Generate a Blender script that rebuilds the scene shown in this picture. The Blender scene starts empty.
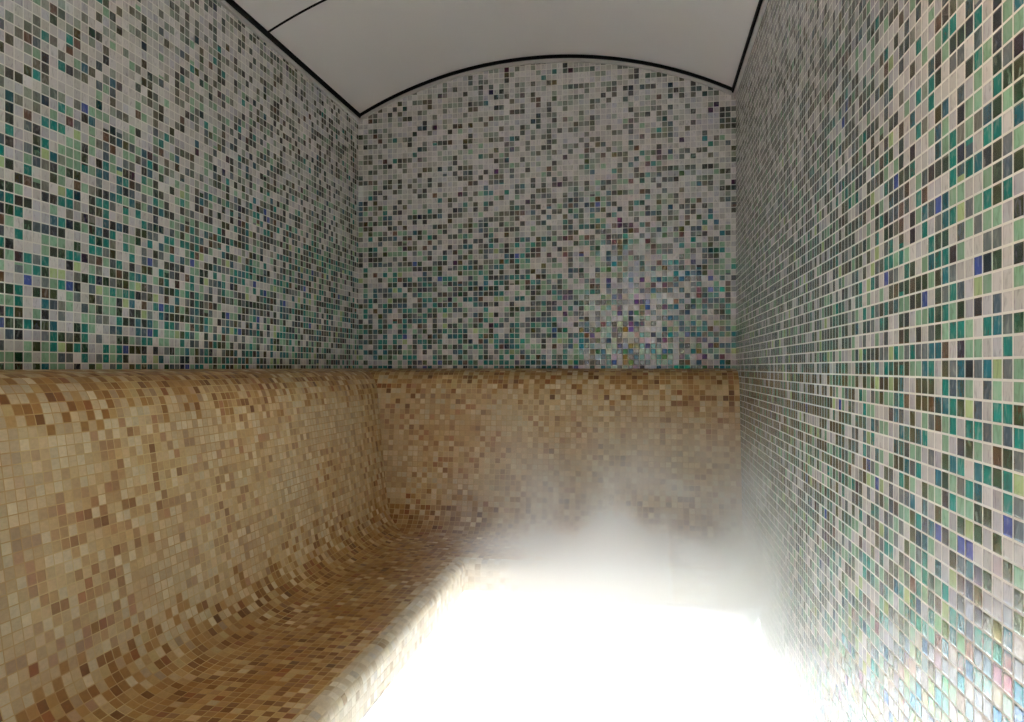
import bpy, math, random
from mathutils import Vector
random.seed(7)
SC = bpy.context.scene
COL = SC.collection

# ------------------------------------------------------------------ sizes
EYE = 1.06                      # eye height over the floor
XL, XR = -1.1825, 0.340         # inner faces of the long walls
D = 2.960                       # inner face of the end wall
YF = -0.50                      # inner face of the entrance wall
P = 0.0215                      # wall mosaic pitch
PB = 0.0205                     # bench mosaic pitch
SPRING = 2.115                  # ceiling springing line
RISE = 0.188
XC = (XL + XR) / 2
HC = (XR - XL) / 2
RAD = (HC * HC + RISE * RISE) / (2 * RISE)
LEDGE = 1.056


def arc(x):
    return SPRING + RISE - RAD + math.sqrt(max(0.0, RAD * RAD - (x - XC) ** 2))


# ------------------------------------------------------------------ mesh helpers
class MB:
    def __init__(self):
        self.v, self.f, self.uv, self.sm = [], [], [], []

    def face(self, pts, uvs=None, smooth=False):
        b = len(self.v)
        self.v.extend(pts)
        self.f.append(tuple(range(b, b + len(pts))))
        self.uv.append(uvs or [(0, 0)] * len(pts))
        self.sm.append(smooth)

    def box(self, x0, x1, y0, y1, z0, z1, p=P, off=(0, 0)):
        ox, oz = off
        U = lambda c, ax: [((q[1] if ax == 0 else q[0]) / p + ox, (q[2] if ax != 2 else q[1]) / p + oz) for q in c]
        a = [(x0, y0, z0), (x1, y0, z0), (x1, y1, z0), (x0, y1, z0)]
        t = [(x0, y0, z1), (x1, y0, z1), (x1, y1, z1), (x0, y1, z1)]
        for c, ax in (([a[3], a[2], a[1], a[0]], 2), (t, 2), ([a[0], a[1], t[1], t[0]], 1), ([a[2], a[3], t[3], t[2]], 1),
                      ([a[1], a[2], t[2], t[1]], 0), ([a[3], a[0], t[0], t[3]], 0)):
            self.face(c, U(c, ax))

    def build(self, name, mat, parent=None, weld=True):
        me = bpy.data.meshes.new(name)
        if weld:
            idx, vs, fs = {}, [], []
            for f in self.f:
                nf = []
                for i in f:
                    k = tuple(round(c, 5) for c in self.v[i])
                    if k not in idx:
                        idx[k] = len(vs)
                        vs.append(self.v[i])
                    nf.append(idx[k])
                fs.append(nf)
        else:
            vs, fs = self.v, self.f
        me.from_pydata(vs, [], fs)
        uvl = me.uv_layers.new(name='UVMap')
        k = 0
        for q in self.uv:
            for t in q:
                uvl.data[k].uv = t
                k += 1
        for pl, s in zip(me.polygons, self.sm):
            pl.use_smooth = s
        me.materials.append(mat)
        me.update()
        me.set_sharp_from_angle(angle=math.radians(38))
        o = bpy.data.objects.new(name, me)
        COL.objects.link(o)
        if parent:
            o.parent = parent
        return o


def tag(o, label=None, cat=None, group=None, kind=None):
    if label: o['label'] = label
    if cat: o['category'] = cat
    if group: o['group'] = group
    if kind: o['kind'] = kind
    return o


def empty(name, loc=(0, 0, 0)):
    o = bpy.data.objects.new(name, None)
    o.location = loc
    o.empty_display_size = 0.1
    COL.objects.link(o)
    return o


# ------------------------------------------------------------------ node helpers
def srgb(r, g, b):
    f = lambda c: ((c / 255 + 0.055) / 1.055) ** 2.4 if c > 10 else c / 255 / 12.92
    return (f(r), f(g), f(b), 1.0)


class NT:
    def __init__(self, mat):
        mat.use_nodes = True
        self.t = mat.node_tree
        self.t.nodes.clear()

    def n(self, kind, **kw):
        x = self.t.nodes.new(kind)
        for k, v in kw.items():
            setattr(x, k, v)
        return x

    def put(self, sock, val):
        if isinstance(val, bpy.types.NodeSocket):
            self.t.links.new(val, sock)
        else:
            sock.default_value = val

    def math(self, op, a, b=0.0, c=0.0, clamp=False):
        x = self.n('ShaderNodeMath', operation=op, use_clamp=clamp)
        for s, v in zip(x.inputs, (a, b, c)):
            self.put(s, v)
        return x.outputs[0]

    def vmath(self, op, a, b=(0, 0, 0), scale=None):
        x = self.n('ShaderNodeVectorMath', operation=op)
        self.put(x.inputs[0], a)
        if scale is not None:
            self.put(x.inputs['Scale'], scale)
        else:
            self.put(x.inputs[1], b)
        return x.outputs[0]

    def mix(self, f, a, b, mode='MIX'):
        x = self.n('ShaderNodeMix', data_type='RGBA', blend_type=mode)
        self.put(x.inputs[0], f)
        self.put(x.inputs[6], a)
        self.put(x.inputs[7], b)
        return x.outputs[2]

    def mixf(self, f, a, b):
        x = self.n('ShaderNodeMix', data_type='FLOAT')
        self.put(x.inputs[0], f)
        self.put(x.inputs[2], a)
        self.put(x.inputs[3], b)
        return x.outputs[0]

    def rng(self, v, a, b, c=0.0, d=1.0, smooth=False):
        x = self.n('ShaderNodeMapRange')
        if smooth:
            x.interpolation_type = 'SMOOTHSTEP'
        for s, q in zip(x.inputs, (v, a, b, c, d)):
            self.put(s, q)
        return x.outputs[0]

    def ramp(self, v, stops, const=True):
        x = self.n('ShaderNodeValToRGB')
        cr = x.color_ramp
        cr.interpolation = 'CONSTANT' if const else 'LINEAR'
        while len(cr.elements) < len(stops):
            cr.elements.new(0.5)
        for e, (p, c) in zip(cr.elements, stops):
            e.position = p
        for e, (p, c) in zip(cr.elements, stops):
            e.color = c
        self.put(x.inputs[0], v)
        return x.outputs[0]

    def noise(self, vec, scale, detail=2.0, rough=0.5, dims='3D', dist=0.0):
        x = self.n('ShaderNodeTexNoise', noise_dimensions=dims)
        self.put(x.inputs['Vector'], vec)
        self.put(x.inputs['Scale'], scale)
        self.put(x.inputs['Detail'], detail)
        self.put(x.inputs['Roughness'], rough)
        self.put(x.inputs['Distortion'], dist)
        return x.outputs[0]


def weights(pal):
    """[(weight, colour)] -> constant ramp stops"""
    tot = sum(w for w, c in pal)
    s, out = 0.0, []
    for w, c in pal:
        out.append((s / tot, srgb(*c)))
        s += w
    return out


def tile_grid(nt, seed, grout):
    """per-tile randoms, position in the tile and a 0..1 grout mask from a UV map counted in tiles"""
    uv = nt.n('ShaderNodeUVMap', uv_map='UVMap').outputs[0]
    cell = nt.vmath('FLOOR', uv)
    fr = nt.vmath('FRACTION', uv)
    wn = nt.n('ShaderNodeTexWhiteNoise', noise_dimensions='3D')
    nt.put(wn.inputs['Vector'], nt.vmath('ADD', cell, (0.5, 0.5, seed + 0.37)))
    wn2 = nt.n('ShaderNodeTexWhiteNoise', noise_dimensions='3D')
    nt.put(wn2.inputs['Vector'], nt.vmath('ADD', cell, (0.5, 0.5, seed + 19.61)))
    sp = nt.n('ShaderNodeSeparateXYZ')
    nt.put(sp.inputs[0], fr)
    ax = nt.math('ABSOLUTE', nt.math('SUBTRACT', sp.outputs[0], 0.5))
    ay = nt.math('ABSOLUTE', nt.math('SUBTRACT', sp.outputs[1], 0.5))
    m = nt.math('MAXIMUM', ax, ay)
    gm = nt.rng(m, 0.5 - grout / 2 - 0.012, 0.5 - grout / 2 + 0.012, 0, 1, True)
    h = nt.rng(m, 0.5 - grout / 2 - 0.10, 0.5 - grout / 2, 1.0, 0.0, True)
    return uv, cell, wn, wn2, gm, h


def glass_mosaic(name, seed):
    mat = bpy.data.materials.new(name)
    nt = NT(mat)
    uv, cell, wn, wn2, gm, h = tile_grid(nt, seed, GLASS_GROUT)
    geo = nt.n('ShaderNodeNewGeometry')
    z = nt.n('ShaderNodeSeparateXYZ')
    nt.put(z.inputs[0], geo.outputs['Position'])
    c2 = nt.n('ShaderNodeSeparateColor')
    nt.put(c2.inputs[0], wn2.outputs['Color'])
    c1 = nt.n('ShaderNodeSeparateColor')
    nt.put(c1.inputs[0], wn.outputs['Color'])
    pale, pale2 = (216, 211, 209), (200, 197, 203)
    top = weights([(40, pale), (16, (208, 204, 197)), (9, pale2), (12, (150, 160, 146)), (7, (118, 120, 110)), (7, (98, 96, 80)),
                   (4, (60, 60, 46)), (4, (44, 56, 44)), (5, (78, 92, 84)), (3, (34, 38, 44)), (1.5, (92, 66, 52)), (1, (48, 118, 112))])
    mid = weights([(22, pale), (10, pale2), (14, (140, 176, 146)), (6, (122, 122, 112)), (8, (84, 98, 104)), (7, (36, 56, 40)), (6, (70, 72, 42)),
                   (4, (46, 40, 30)), (5, (34, 40, 50)), (6, (40, 132, 124)), (3, (98, 68, 50)), (3, (52, 96, 114))])
    low = weights([(16, pale), (10, pale2), (13, (142, 182, 152)), (8, (110, 118, 120)), (9, (30, 68, 38)), (7, (62, 72, 40)), (6, (36, 42, 56)),
                   (15, (22, 128, 118)), (7, (34, 104, 116)), (5, (74, 92, 104)), (2, (92, 66, 44)), (1.4, (62, 82, 156)), (4, (176, 196, 140))])
    r1 = wn.outputs['Value']
    big = nt.noise(nt.vmath('MULTIPLY', cell, (1, 1, 0)), 0.07, 2.0)
    hgt = nt.math('ADD', nt.math('SUBTRACT', z.outputs[2], EYE), nt.math('MULTIPLY', nt.math('SUBTRACT', big, 0.5), 0.75))
    a = nt.rng(hgt, 0.36, 0.92, 0, 1)         # 1 = top palette
    b = nt.rng(hgt, 0.06, 0.62, 1, 0)         # 1 = low palette
    colr = nt.mix(nt.math('LESS_THAN', c2.outputs[0], a), nt.ramp(r1, mid), nt.ramp(r1, top))
    colr = nt.mix(nt.math('LESS_THAN', c2.outputs[1], b), colr, nt.ramp(r1, low))
    # every tile its own shade, and a marbled streak in the glass
    br = nt.rng(c1.outputs[1], 0, 1, 0.80, 1.14)
    off = nt.vmath('SCALE', wn.outputs['Color'], scale=37.0)
    st = nt.noise(nt.vmath('ADD', nt.vmath('MULTIPLY', uv, (3.2, 1.1, 1)), off), 1.0, 3.0, 0.6, dist=0.8)
    colr = nt.mix(nt.rng(st, 0.52, 0.76, 0, 0.42), colr, srgb(190, 190, 184))
    colr = nt.mix(nt.rng(st, 0.48, 0.25, 0, 0.45), colr, srgb(44, 50, 44))
    hs = nt.n('ShaderNodeHueSaturation')
    nt.put(hs.inputs['Value'], br)
    nt.put(hs.inputs['Color'], colr)
    gn = nt.noise(uv, 0.25, 3.0)
    grout = nt.mix(gn, srgb(214, 211, 203), srgb(230, 226, 218))
    base = nt.mix(gm, hs.outputs[0], grout)
    # each tile sits a hair out of true
    tilt = nt.vmath('SCALE', nt.vmath('SUBTRACT', wn2.outputs['Color'], (0.5, 0.5, 0.5)), scale=0.05)
    nrm = nt.vmath('NORMALIZE', nt.vmath('ADD', geo.outputs['Normal'], nt.vmath('SCALE', tilt, scale=nt.math('SUBTRACT', 1.0, gm))))
    bp = nt.n('ShaderNodeBump')
    nt.put(bp.inputs['Strength'], 0.35)
    nt.put(bp.inputs['Distance'], 0.0012)
    nt.put(bp.inputs['Height'], h)
    nt.put(bp.inputs['Normal'], nrm)
    pb = nt.n('ShaderNodeBsdfPrincipled')
    nt.put(pb.inputs['Base Color'], base)
    nt.put(pb.inputs['Roughness'], nt.mixf(gm, nt.rng(c1.outputs[2], 0, 1, 0.10, 0.26), 0.8))
    nt.put(pb.inputs['IOR'], 2.0)
    nt.put(pb.inputs['Specular IOR Level'], nt.mixf(gm, 0.5, 0.1))
    nt.put(pb.inputs['Normal'], bp.outputs[0])
    if 'Thin Film Thickness' in pb.inputs:
        nt.put(pb.inputs['Thin Film Thickness'], nt.mixf(gm, nt.rng(c2.outputs[2], 0.5, 1, 0, 480), 0.0))
        nt.put(pb.inputs['Thin Film IOR'], 1.6)
    nt.t.links.new(pb.outputs[0], nt.n('ShaderNodeOutputMaterial').inputs[0])
    return mat


GLASS_GROUT = 0.115


def stone_mosaic(name, seed, pal, grout_a, grout_b, tint=None, gw=0.09, rough=0.42, brown=None, share=None):
    mat = bpy.data.materials.new(name)
    nt = NT(mat)
    uv, cell, wn, wn2, gm, h = tile_grid(nt, seed, gw)
    c1 = nt.n('ShaderNodeSeparateColor')
    nt.put(c1.inputs[0], wn.outputs['Color'])
    colr = nt.ramp(wn.outputs['Value'], weights(pal))
    big = nt.noise(cell, 0.055, 3.0)
    if tint:
        colr = nt.mix(nt.rng(big, 0.42, 0.66, 0, 0.55), colr, srgb(*tint))
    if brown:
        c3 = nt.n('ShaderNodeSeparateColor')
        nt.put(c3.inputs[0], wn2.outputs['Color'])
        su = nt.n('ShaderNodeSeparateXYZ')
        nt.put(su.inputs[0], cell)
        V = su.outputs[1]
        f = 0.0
        for a0, a1, b0, b1, k in share:      # rows a0..a1 fade in, b0..b1 fade out, k of the tiles take the painted-shade brown
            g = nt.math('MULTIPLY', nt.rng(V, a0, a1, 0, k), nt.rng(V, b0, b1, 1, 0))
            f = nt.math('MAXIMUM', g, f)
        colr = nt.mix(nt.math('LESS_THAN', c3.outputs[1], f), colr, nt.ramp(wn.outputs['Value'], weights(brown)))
    off = nt.vmath('SCALE', wn.outputs['Color'], scale=41.0)
    st = nt.noise(nt.vmath('ADD', nt.vmath('MULTIPLY', uv, (1.3, 1.9, 1)), off), 1.5, 4.0, 0.65)
    hs = nt.n('ShaderNodeHueSaturation')
    nt.put(hs.inputs['Color'], colr)
    nt.put(hs.inputs['Value'], nt.math('ADD', nt.rng(c1.outputs[1], 0, 1, 0.86, 1.06), nt.math('MULTIPLY', nt.math('SUBTRACT', st, 0.5), 0.5)))
    gn = nt.noise(uv, 0.11, 3.0)
    grout = nt.mix(nt.rng(gn, 0.38, 0.62, 0, 1), srgb(*grout_a), srgb(*grout_b))
    base = nt.mix(gm, hs.outputs[0], grout)
    bp = nt.n('ShaderNodeBump')
    nt.put(bp.inputs['Strength'], 0.3)
    nt.put(bp.inputs['Distance'], 0.001)
    nt.put(bp.inputs['Height'], nt.math('ADD', h, nt.math('MULTIPLY', st, 0.25)))
    geo = nt.n('ShaderNodeNewGeometry')
    tilt = nt.vmath('SCALE', nt.vmath('SUBTRACT', wn2.outputs['Color'], (0.5, 0.5, 0.5)), scale=0.10)
    nt.put(bp.inputs['Normal'], nt.vmath('NORMALIZE', nt.vmath('ADD', geo.outputs['Normal'], tilt)))
    pb = nt.n('ShaderNodeBsdfPrincipled')
    nt.put(pb.inputs['Base Color'], base)
    nt.put(pb.inputs['Roughness'], nt.mixf(gm, nt.rng(c1.outputs[2], 0, 1, rough - 0.1, rough + 0.15), 0.85))
    nt.put(pb.inputs['Specular IOR Level'], nt.mixf(gm, 0.4, 0.15))
    nt.put(pb.inputs['Normal'], bp.outputs[0])
    nt.t.links.new(pb.outputs[0], nt.n('ShaderNodeOutputMaterial').inputs[0])
    return mat


def plain(name, c, rough=0.5, spec=0.5, bump=0.0, scale=60.0, vary=0.0, metallic=0.0):
    mat = bpy.data.materials.new(name)
    nt = NT(mat)
    co = nt.n('ShaderNodeTexCoord').outputs['Object']
    ns = nt.noise(co, scale, 3.0)
    pb = nt.n('ShaderNodeBsdfPrincipled')
    lo = tuple(q * (1 - vary) for q in c[:3]) + (1,)
    nt.put(pb.inputs['Base Color'], nt.mix(nt.noise(co, 2.5, 3.0), lo, c))
    nt.put(pb.inputs['Roughness'], rough)
    nt.put(pb.inputs['Specular IOR Level'], spec)
    nt.put(pb.inputs['Metallic'], metallic)
    if bump:
        bp = nt.n('ShaderNodeBump')
        nt.put(bp.inputs['Strength'], bump)
        nt.put(bp.inputs['Distance'], 0.002)
        nt.put(bp.inputs['Height'], ns)
        nt.put(pb.inputs['Normal'], bp.outputs[0])
    nt.t.links.new(pb.outputs[0], nt.n('ShaderNodeOutputMaterial').inputs[0])
    return mat


M_LEFT = glass_mosaic('glass_mosaic_left', 3.0)
M_BACK = glass_mosaic('glass_mosaic_back', 71.0)
M_RIGHT = glass_mosaic('glass_mosaic_right', 133.0)
BEIGE = [(26, (206, 176, 132)), (20, (192, 156, 108)), (14, (216, 196, 160)), (12, (178, 138, 90)), (9, (200, 166, 116)), (7, (160, 116, 70)),
         (6, (206, 186, 148)), (4, (172, 118, 74)), (3, (142, 98, 56))]
SHADE_BROWN = [(24, (174, 132, 74)), (20, (160, 116, 60)), (10, (186, 150, 96)), (14, (146, 100, 48)), (10, (166, 122, 64)), (9, (132, 86, 40)),
         (5, (192, 164, 114)), (5, (150, 92, 46)), (3, (116, 74, 34))]  # browner stone colours that paint in the weaker light on seat and ledge
GLOW_PALE = [(24, (226, 214, 192)), (18, (212, 198, 174)), (14, (232, 224, 208)), (10, (200, 182, 152)), (8, (218, 204, 176)), (5, (186, 164, 130)),
        (6, (206, 196, 182)), (2, (170, 144, 108))]  # lip colours lightened to carry the glow from the floor
M_LIP = stone_mosaic('glow_travertine_mosaic', 47.0, GLOW_PALE, (222, 212, 190), (196, 176, 142))
M_FLOOR = stone_mosaic('pale_floor_mosaic', 5.0, [(3, (226, 222, 214)), (2, (214, 208, 198)), (1, (232, 230, 226))], (220, 218, 212), (200, 196, 190))
M_CEIL = plain('white_acrylic', srgb(246, 242, 241), 0.42, 0.35, 0.12, 140.0, 0.05)
M_BLACK = plain('black_rubber', srgb(5, 5, 5), 0.7, 0.1)
M_TRIM = plain('white_silicone', srgb(206, 202, 198), 0.5, 0.3, vary=0.08)
M_ALU = plain('brushed_aluminium', srgb(190, 190, 192), 0.35, 0.5, metallic=1.0)

# ------------------------------------------------------------------ the shell
T = 0.08
OFF = 0.38 - (LEDGE / P) % 1.0       # the row above the ledge is a cut one
# long walls
w = MB(); w.box(XL - T, XL, YF - T, D, 0, 2.16, off=(0.3, OFF))
tag(w.build('wall_left', M_LEFT), 'long mosaic wall above the beige bench, pale and green glass tiles', 'wall', kind='structure')
w = MB(); w.box(XR, XR + T, YF - T, D, 0, 2.16, off=(0.7, OFF))
tag(w.build('wall_right', M_RIGHT), 'mosaic wall without a bench, streaked teal, sage and cream tiles', 'wall', kind='structure')
# end wall with the arched top
w = MB()
N = 40
uvb = lambda x, z: ((x - XL) / P + 0.02, z / P + OFF)
for i in range(N):
    xa, xb = XL - T + (XR - XL + 2 * T) * i / N, XL - T + (XR - XL + 2 * T) * (i + 1) / N
    za, zb = arc(min(max(xa, XL), XR)) + 0.03, arc(min(max(xb, XL), XR)) + 0.03
    w.face([(xa, D, 0), (xb, D, 0), (xb, D, zb), (xa, D, za)], [uvb(xa, 0), uvb(xb, 0), uvb(xb, zb), uvb(xa, za)])
    w.face([(xb, D + T, 0), (xa, D + T, 0), (xa, D + T, za), (xb, D + T, zb)], [uvb(xb, 0), uvb(xa, 0), uvb(xa, za), uvb(xb, zb)])
    w.face([(xa, D, za), (xb, D, zb), (xb, D + T, zb), (xa, D + T, za)])
tag(w.build('wall_back', M_BACK), 'arched mosaic end wall above the back bench', 'wall', kind='structure')
# entrance wall behind the viewer, with the door opening the daylight of the hall comes through
w = MB()
DX0, DX1, DZ = -0.50, 0.29, 2.02
w.box(XL - T, DX0, YF - T, YF, 0, 2.42, off=(0.1, OFF))
w.box(DX1, XR + T, YF - T, YF, 0, 2.42, off=(0.1, OFF))
w.box(DX0, DX1, YF - T, YF, DZ, 2.42, off=(0.1, OFF))
tag(w.build('wall_front', M_LEFT), 'mosaic entrance wall with the door opening', 'wall', kind='structure')
w = MB(); w.box(XL - T, XR + T, YF - 1.2, D + T, -0.06, 0.0, off=(0, 0))
tag(w.build('floor', M_FLOOR), 'pale tiled floor between bench and wall, flooded with white light', 'floor', kind='structure')

# ------------------------------------------------------------------ vaulted ceiling: panels, black joints
ceil = empty('ceiling', (XC, (D + YF) / 2, SPRING))
tag(ceil, 'white vaulted panel ceiling with thin black joints', 'ceiling', kind='structure')
cx0 = Vector(ceil.location)


def loc(p):
    return (p[0] - cx0.x, p[1] - cx0.y, p[2] - cx0.z)


def vault(y0, y1, x0, x1, lo, hi, seg=48, smooth=True):
    """curved slab between arc+lo and arc+hi"""
    b = MB()
    for i in range(seg):
        xa, xb = x0 + (x1 - x0) * i / seg, x0 + (x1 - x0) * (i + 1) / seg
        q = lambda x, y, d: loc((x, y, arc(x) + d))
        b.face([q(xa, y0, lo), q(xa, y1, lo), q(xb, y1, lo), q(xb, y0, lo)], smooth=smooth)
        b.face([q(xb, y0, hi), q(xb, y1, hi), q(xa, y1, hi), q(xa, y0, hi)], smooth=smooth)
        b.face([q(xa, y0, hi), q(xa, y0, lo), q(xb, y0, lo), q(xb, y0, hi)])
        b.face([q(xb, y1, hi), q(xb, y1, lo), q(xa, y1, lo), q(xa, y1, hi)])
    for x, s in ((x0, 1), (x1, -1)):
        c = [loc((x, y0, arc(x) + hi)), loc((x, y1, arc(x) + hi)), loc((x, y1, arc(x) + lo)), loc((x, y0, arc(x) + lo))]
        b.face(c if s > 0 else c[::-1])
    return b


SEAM = 2.172
PL = D - SEAM
ys, y = [D], SEAM
while y > YF:
    ys.append(y); y -= PL
ys.append(YF)
G = 0.004
for k in range(len(ys) - 1):
    hi, lo = ys[k], ys[k + 1]
    vault(lo + (G if lo > YF else 0), hi - (G if k else 0), XL, XR, 0.0, 0.014).build('panel', M_CEIL, ceil)
    if lo > YF:
        tag(vault(lo - G, lo + G, XL, XR, -0.0025, 0.012).build('joint_strip', M_BLACK, ceil), 'thin black joint between two ceiling panels')
GH, GT = 0.0125, 0.017
tag(vault(D - GT, D - 0.0005, XL + 0.0005, XR - 0.0005, -GH, 0.0).build('edge_gasket', M_BLACK, ceil), 'black curved joint along the end wall')
for x0, x1 in ((XL + 0.0005, XL + GT), (XR - GT, XR - 0.0005)):
    b = MB()
    a = loc((x0, YF, SPRING - GH)); c = loc((x1, D - GT, SPRING + 0.0045))
    b.box(a[0], c[0], a[1], c[1], a[2], c[2])
    tag(b.build('edge_gasket', M_BLACK, ceil), 'straight black joint along a long wall')
# white sealing strips on the walls right below the black joint
TH, TT = 0.013, 0.011
cx0 = Vector((0, 0, 0))
t = vault(D - TT, D - 0.0004, XL + TT, XR - TT, -GH - TH, -GH)
tag(t.build('trim_1', M_TRIM), 'white curved sealing strip along the top of the end wall', 'trim', kind='structure')
b = MB(); b.box(XL + 0.0004, XL + TT, YF, D - 0.0004, SPRING - GH - TH, SPRING - GH)
tag(b.build('trim_2', M_TRIM), 'white sealing strip along the top of the long bench wall', 'trim', kind='structure')
b = MB(); b.box(XR - TT, XR - 0.0004, YF, D - 0.0004, SPRING - GH - TH, SPRING - GH)
tag(b.build('trim_3', M_TRIM), 'white sealing strip along the top of the bench-less wall', 'trim', kind='structure')

# ------------------------------------------------------------------ the L-shaped tiled bench: one profile swept round the corner
BX1, BY0, E = XR - 0.0015, YF + 0.0015, 0.0015
bench = empty('tiled_bench', (XL + 0.3, D - 0.3, 0))
tag(bench, 'L-shaped beige stone mosaic bench with rounded ledge and curved backrest, under the green glass walls', 'bench')

bo = Vector(bench.location)


def bez(p0, p1, p2, n):
    return [tuple((1 - t) ** 2 * a + 2 * (1 - t) * t * b + t * t * c for a, b, c in zip(p0, p1, p2)) for t in (i / n for i in range(n + 1))]


SEAT, LIPX, LIPZ, RIS = 0.4355, 0.612, 0.332, 0.36
prof = {}
prof['ledge'] = [(E, LEDGE), (0.035, LEDGE - 0.004)] + bez((0.05, LEDGE - 0.006), (0.128, LEDGE - 0.012), (0.140, 0.925), 10)
back = [(0.140, 0.925), (0.150, 0.86), (0.163, 0.77), (0.177, 0.68), (0.190, 0.60)]
cove = bez((0.196, 0.565), (0.212, SEAT + 0.002), (0.335, SEAT), 14)
prof['backrest'] = back + cove[:9]
prof['seat'] = cove[8:] + [(0.42, SEAT - 0.001), (0.50, SEAT - 0.001), (0.572, SEAT - 0.001)]
prof['front_lip'] = bez(prof['seat'][-1], (LIPX, SEAT), (LIPX, SEAT - 0.034), 8) + bez((LIPX, LIPZ + 0.014), (LIPX, LIPZ), (LIPX - 0.014, LIPZ), 4) + [(RIS, LIPZ)]   # paler palette paints the floor's glow onto the nosing
prof['base'] = [(RIS, LIPZ), (RIS, 0.001)]
s = 0.0
cum, rows = 0.0, {}
for nm in ['ledge', 'backrest', 'seat', 'front_lip', 'base']:
    rows[nm] = -cum / PB
    cum += sum(math.hypot(b2[0] - a2[0], b2[1] - a2[1]) for a2, b2 in zip(prof[nm], prof[nm][1:]))
M_STONE = stone_mosaic('travertine_mosaic', 11.0, BEIGE, (212, 188, 140), (182, 146, 98), (210, 194, 162), brown=SHADE_BROWN,
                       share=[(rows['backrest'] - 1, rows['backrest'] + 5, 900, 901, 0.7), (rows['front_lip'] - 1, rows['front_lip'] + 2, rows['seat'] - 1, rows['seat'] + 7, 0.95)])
order = ['ledge', 'backrest', 'seat', 'front_lip', 'base']
for nm in order:
    pr = prof[nm]
    b = MB()
    for (o0, z0), (o1, z1) in zip(pr, pr[1:]):
        ds = math.hypot(o1 - o0, z1 - z0)
        if ds < 1e-6:
            continue
        v0, v1 = -s / PB, -(s + ds) / PB
        s += ds
        q = lambda x, y, z: (x - bo.x, y - bo.y, z - bo.z)
        NS = 12
        # long wing, running to the mitre
        for i in range(NS):
            t0, t1 = i / NS, (i + 1) / NS
            ya0, ya1 = BY0 + (D - o0 - BY0) * t0, BY0 + (D - o0 - BY0) * t1
            yb0, yb1 = BY0 + (D - o1 - BY0) * t0, BY0 + (D - o1 - BY0) * t1
            b.face([q(XL + o0, ya0, z0), q(XL + o1, yb0, z1), q(XL + o1, yb1, z1), q(XL + o0, ya1, z0)],
                   [(ya0 / PB, v0), (yb0 / PB, v1), (yb1 / PB, v1), (ya1 / PB, v0)], smooth=len(pr) > 2)
        # short wing along the end wall
        for i in range(NS):
            t0, t1 = i / NS, (i + 1) / NS
            xa0, xa1 = XL + o0 + (BX1 - XL - o0) * t0, XL + o0 + (BX1 - XL - o0) * t1
            xb0, xb1 = XL + o1 + (BX1 - XL - o1) * t0, XL + o1 + (BX1 - XL - o1) * t1
            b.face([q(xa0, D - o0, z0), q(xb0, D - o1, z1), q(xb1, D - o1, z1), q(xa1, D - o0, z0)],
                   [(300.4 + xa0 / PB, v0), (300.4 + xb0 / PB, v1), (300.4 + xb1 / PB, v1), (300.4 + xa1 / PB, v0)], smooth=len(pr) > 2)
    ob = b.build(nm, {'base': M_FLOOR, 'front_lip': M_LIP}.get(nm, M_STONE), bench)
    # keep the inside corner of the two wings crisp
    me = ob.data
    sh = me.attributes.get('sharp_edge') or me.attributes.new('sharp_edge', 'BOOLEAN', 'EDGE')
    for e in me.edges:
        p0, p1 = (me.vertices[i].co + bo for i in e.vertices)
        on = lambda p: abs((p.x - XL) - (D - p.y)) < 1e-4
        if on(p0) and on(p1):
            sh.data[e.index].value = True

# ------------------------------------------------------------------ LED strips tucked under the lip
def emit(name, c, k):
    mat = bpy.data.materials.new(name)
    nt = NT(mat)
    e = nt.n('ShaderNodeEmission')
    nt.put(e.inputs[0], c); nt.put(e.inputs[1], k)
    nt.t.links.new(e.outputs[0], nt.n('ShaderNodeOutputMaterial').inputs[0])
    return mat


LED_K = 920.0
M_LED = emit('cool_white_led', (0.77, 0.85, 1.0, 1), LED_K)
ox = 0.580
FL = 0.0175
FL2 = 0.0170
zt = LIPZ - 0.0012


def led(name, label, x0, x1, y0, y1, fx, fy):
    r = empty(name, ((x0 + x1) / 2, (y0 + y1) / 2, zt))
    tag(r, label, 'light strip')
    c = Vector(r.location)
    b = MB(); b.box(x0 - c.x, x1 - c.x, y0 - c.y, y1 - c.y, -0.007, 0)
    b.build('channel', M_ALU, r)
    i = 0.004
    b = MB(); b.box(x0 + i - c.x, x1 - i - c.x, y0 + i - c.y, y1 - i - c.y, -0.013, -0.007)
    b.build('diffuser', M_LED, r)
    # added unseen blade on the base side, cuts the strip's light on the base
    b = MB()
    if fx:
        b.box(x0 - 0.004 - c.x, x0 - c.x, y0 - c.y, y1 - c.y, -FL, 0)
    if fy:
        b.box(x0 - c.x, x1 - c.x, y1 - c.y, y1 + 0.004 - c.y, -FL, 0)
    b.build('added_baffle', M_TRIM, r)
    b = MB()  # second added blade, room side, limits light on the wall opposite
    if fx:
        b.box(x1 - c.x, x1 + 0.004 - c.x, y0 - c.y, y1 - c.y, -FL2, 0)
    if fy:
        b.box(x0 - c.x, x1 - c.x, y0 - 0.004 - c.y, y0 - c.y, -FL2, 0)
    b.build('added_baffle', M_TRIM, r)


led('light_strip', 'white light strip tucked under the lip of the long bench wing', XL + ox - 0.012, XL + ox + 0.012, YF + 0.05, D - ox - 0.04, True, False)
led('light_strip', 'white light strip tucked under the lip of the short bench wing at the end wall', XL + ox + 0.03, XR - 0.035, D - ox - 0.012, D - ox + 0.012, False, True)

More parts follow.
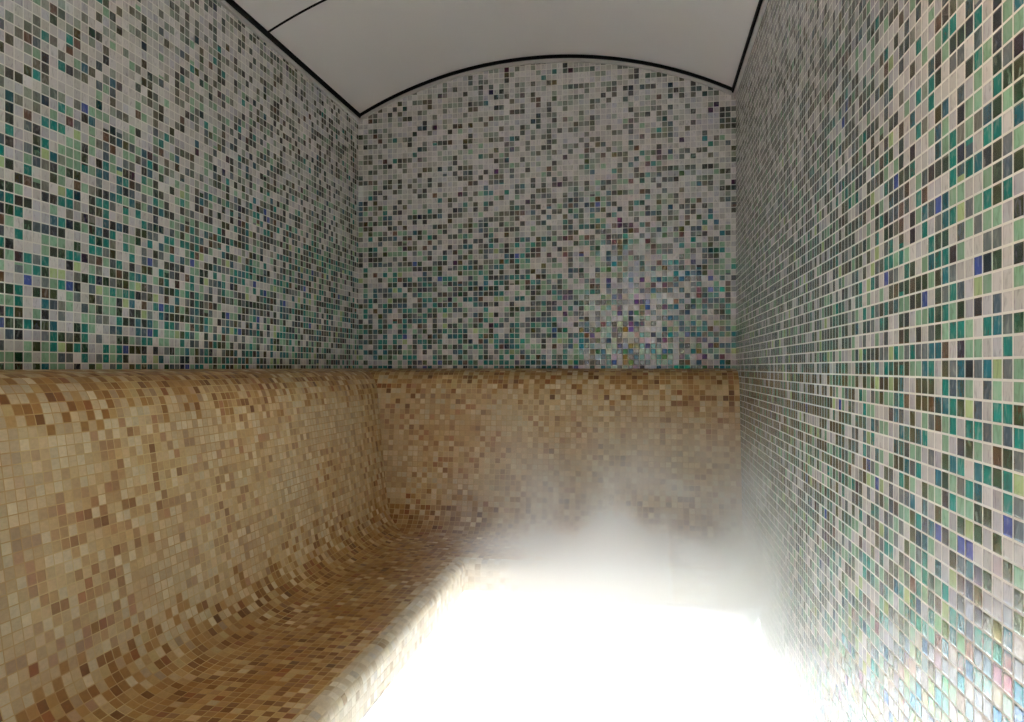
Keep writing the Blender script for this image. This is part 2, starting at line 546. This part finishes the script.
# ------------------------------------------------------------------ steam
STEAM = True
if STEAM:
    sx0, sx1, sy0, sy1 = XL + 0.36, XR - 0.004, 0.85, D - 0.345
    zb = SEAT + 0.012
    zlow = 0.30
    nx, ny = 18, 30

    def top(x, y):
        fx = min(1, max(0, (x - sx0) / 0.35)) * 1.0
        fy = min(1, max(0, (y - sy0) / 0.9))
        return zb + 0.05 + 0.54 * (0.25 + 0.75 * fx) * (0.3 + 0.7 * fy) + 0.03 * math.sin(9 * x + 4 * y) * fy * fx
    b = MB()
    xw, yw = XL + LIPX + 0.012, D - LIPX - 0.012
    gx = sorted([sx0 + (xw - sx0) * i / 5 for i in range(6)] + [xw + 0.03 + (sx1 - xw - 0.03) * i / 12 for i in range(13)])
    nx = len(gx) - 1
    gy = [sy0 + (yw - 0.03 - sy0) * j / 24 for j in range(25)] + [yw + (sy1 - yw) * j / 6 for j in range(7)]
    ny = len(gy) - 1
    bot = lambda x, y: zlow if x > xw + 0.01 and y < yw - 0.01 else zb
    for i in range(nx):
        for j in range(ny):
            c = [(gx[i], gy[j]), (gx[i + 1], gy[j]), (gx[i + 1], gy[j + 1]), (gx[i], gy[j + 1])]
            b.face([(x, y, top(x, y)) for x, y in c], smooth=True)
            b.face([(x, y, bot(x, y)) for x, y in c[::-1]])
    for i in range(nx):
        for y, r in ((sy0, 1), (sy1, -1)):
            c = [(gx[i], y, bot(gx[i], y)), (gx[i + 1], y, bot(gx[i + 1], y)), (gx[i + 1], y, top(gx[i + 1], y)), (gx[i], y, top(gx[i], y))]
            b.face(c[::r])
    for j in range(ny):
        for x, r in ((sx0, -1), (sx1, 1)):
            c = [(x, gy[j], bot(x, gy[j])), (x, gy[j + 1], bot(x, gy[j + 1])), (x, gy[j + 1], top(x, gy[j + 1])), (x, gy[j], top(x, gy[j]))]
            b.face(c[::r])
    mat = bpy.data.materials.new('steam_volume')
    nt = NT(mat)
    pos = nt.n('ShaderNodeNewGeometry').outputs['Position']
    sp = nt.n('ShaderNodeSeparateXYZ'); nt.put(sp.inputs[0], pos)
    X, Y, Z = sp.outputs
    n1 = nt.noise(pos, 3.4, 3.0, 0.55, dist=0.4)
    n2 = nt.noise(nt.vmath('ADD', pos, (3.1, 7.7, 1.3)), 8.0, 2.0, 0.5, dist=0.3)
    nn = nt.math('ADD', nt.math('MULTIPLY', n1, 0.7), nt.math('MULTIPLY', n2, 0.3))
    hh = nt.math('MAXIMUM', nt.math('SUBTRACT', Z, zb), 0.0)
    # a low bank that reaches higher where the noise lifts it
    lift = nt.rng(nn, 0.36, 0.62, 0.05, 0.26)
    bank = nt.math('EXPONENT', nt.math('MULTIPLY', nt.math('POWER', nt.math('DIVIDE', hh, lift), 2.0), -1.0))
    wisp = nt.math('MULTIPLY', nt.rng(nn, 0.40, 0.62, 0.0, 1.0, True), nt.rng(hh, 0.05, 0.58, 1.0, 0.0, True))
    fx = nt.rng(X, XL + 0.52, XL + 0.95, 0.0, 1.0, True)
    fy = nt.rng(Y, 1.45, 2.2, 0.0, 1.0, True)
    fb = nt.rng(Y, D - 0.345, D - 0.42, 0.0, 1.0, True)
    den = nt.math('ADD', nt.math('MULTIPLY', nt.math('MULTIPLY', bank, nt.rng(Z, 0.32, 0.47, 0.15, 1.0)), nt.rng(X, -0.55, -0.10, 1.2, 4.2)), nt.math('MULTIPLY', wisp, 2.0))
    den = nt.math('MULTIPLY', den, nt.math('MULTIPLY', fx, nt.math('MULTIPLY', fy, fb)))
    # a thin veil creeping along the wall without a bench
    veil = nt.math('MULTIPLY', nt.rng(X, XR - 0.30, XR, 0.0, 1.0, True), nt.rng(Y, 0.9, 2.0, 0.0, 1.0, True))
    veil = nt.math('MULTIPLY', nt.math('MULTIPLY', veil, nt.rng(hh, 0.0, 0.40, 1.0, 0.0)), nt.rng(nn, 0.32, 0.6, 0.35, 1.3))
    den = nt.math('ADD', den, nt.math('MULTIPLY', nt.math('MULTIPLY', veil, nt.rng(Z, 0.36, 0.47, 0.2, 1.0)), 1.3))
    # and a glowing breath of it right over the lit floor
    well = nt.math('MULTIPLY', nt.rng(X, XL + LIPX, XL + LIPX + 0.05, 0.0, 1.0), nt.rng(Y, 0.9, 1.7, 0.0, 1.0, True))
    well = nt.math('MULTIPLY', nt.math('MULTIPLY', well, nt.rng(Z, 0.34, 0.60, 1.0, 0.0)), nt.rng(nn, 0.32, 0.6, 0.5, 1.2))
    den = nt.math('ADD', den, nt.math('MULTIPLY', well, 0.6))
    vs = nt.n('ShaderNodeVolumeScatter')
    nt.put(vs.inputs['Color'], (0.99, 0.99, 1.0, 1))
    nt.put(vs.inputs['Density'], den)
    nt.put(vs.inputs['Anisotropy'], 0.1)
    nt.t.links.new(vs.outputs[0], nt.n('ShaderNodeOutputMaterial').inputs['Volume'])
    o = b.build('steam', mat)
    tag(o, 'white steam drifting over the back seat and the glowing floor', 'steam', kind='stuff')

# ------------------------------------------------------------------ light from the hall through the door opening
ld = bpy.data.lights.new('hall_daylight', 'AREA')
ld.shape = 'RECTANGLE'
ld.size, ld.size_y = DX1 - DX0, DZ
ld.energy = 3.0
ld.color = (1.0, 0.955, 0.90)
lo = bpy.data.objects.new('hall_daylight', ld)
lo.location = ((DX0 + DX1) / 2, YF - T - 0.02, DZ / 2)
lo.rotation_euler = (math.radians(90), 0, 0)     # faces +Y
COL.objects.link(lo)

# recessed warm ceiling lamp near the entrance, above the bench-less wall
lx, ly = 0.14, 0.42
lz = arc(lx) - 0.001
dl = empty('recessed_downlight', (lx, ly, lz))
tag(dl, 'round warm downlight set in the ceiling close to the mosaic wall', 'lamp')


def ring(r0, r1, z0, z1, seg=32):
    b = MB()
    c = [(math.cos(2 * math.pi * i / seg), math.sin(2 * math.pi * i / seg)) for i in range(seg + 1)]
    for (a0, a1), (b0, b1) in zip(c, c[1:]):
        b.face([(a0 * r1, a1 * r1, z1), (b0 * r1, b1 * r1, z1), (b0 * r1, b1 * r1, z0), (a0 * r1, a1 * r1, z0)], smooth=True)
        b.face([(a0 * r0, a1 * r0, z0), (a0 * r1, a1 * r1, z0), (b0 * r1, b1 * r1, z0), (b0 * r0, b1 * r0, z0)][::-1])
        if r0 > 0:
            b.face([(a0 * r0, a1 * r0, z0), (b0 * r0, b1 * r0, z0), (b0 * r0, b1 * r0, z1), (a0 * r0, a1 * r0, z1)], smooth=True)
    return b


ring(0.034, 0.046, -0.012, 0.0).build('bezel', M_ALU, dl)
ring(0.0, 0.0335, -0.006, 0.0).build('lens', emit('warm_lamp', (1.0, 0.80, 0.55, 1), 6.0), dl)
sl = bpy.data.lights.new('downlight_beam', 'SPOT')
sl.energy = 40.0
sl.color = (1.0, 0.74, 0.46)
sl.spot_size = math.radians(95); sl.spot_blend = 1.0
sl.shadow_soft_size = 0.03
so = bpy.data.objects.new('downlight_beam', sl)
so.location = (lx, ly, lz - 0.03)
so.rotation_euler = (Vector((0.34, 0.60, 1.15)) - so.location).to_track_quat('-Z', 'Y').to_euler()
COL.objects.link(so)

wd = bpy.data.worlds.new('hall'); SC.world = wd
wd.use_nodes = True
wd.node_tree.nodes['Background'].inputs[0].default_value = (0.8, 0.8, 0.82, 1)
wd.node_tree.nodes['Background'].inputs[1].default_value = 0.3

# ------------------------------------------------------------------ camera
cd = bpy.data.cameras.new('camera')
cd.sensor_width = 36.0
cd.lens = 745 / 1024 * 36.0
cd.shift_x, cd.shift_y = 12 / 1024, 6.5 / 1024
cd.clip_start = 0.02
cam = bpy.data.objects.new('camera', cd)
cam.location = (0, 0, EYE)
cam.rotation_euler = (math.radians(90), 0, math.atan(145 / 745))
COL.objects.link(cam)
SC.camera = cam

# ------------------------------------------------------------------ render look
vw = SC.view_settings
vw.view_transform = 'Standard'
vw.look = 'None'
vw.gamma = 1.0
vw.use_curve_mapping = False
vw.exposure = 0.52
cy = SC.cycles
cy.use_denoising = True
cy.max_bounces = 12
cy.diffuse_bounces = 6
cy.glossy_bounces = 4
cy.volume_bounces = 8
cy.volume_step_rate = 0.6
cy.sample_clamp_indirect = 8.0
cy.caustics_reflective = False
cy.caustics_refractive = False
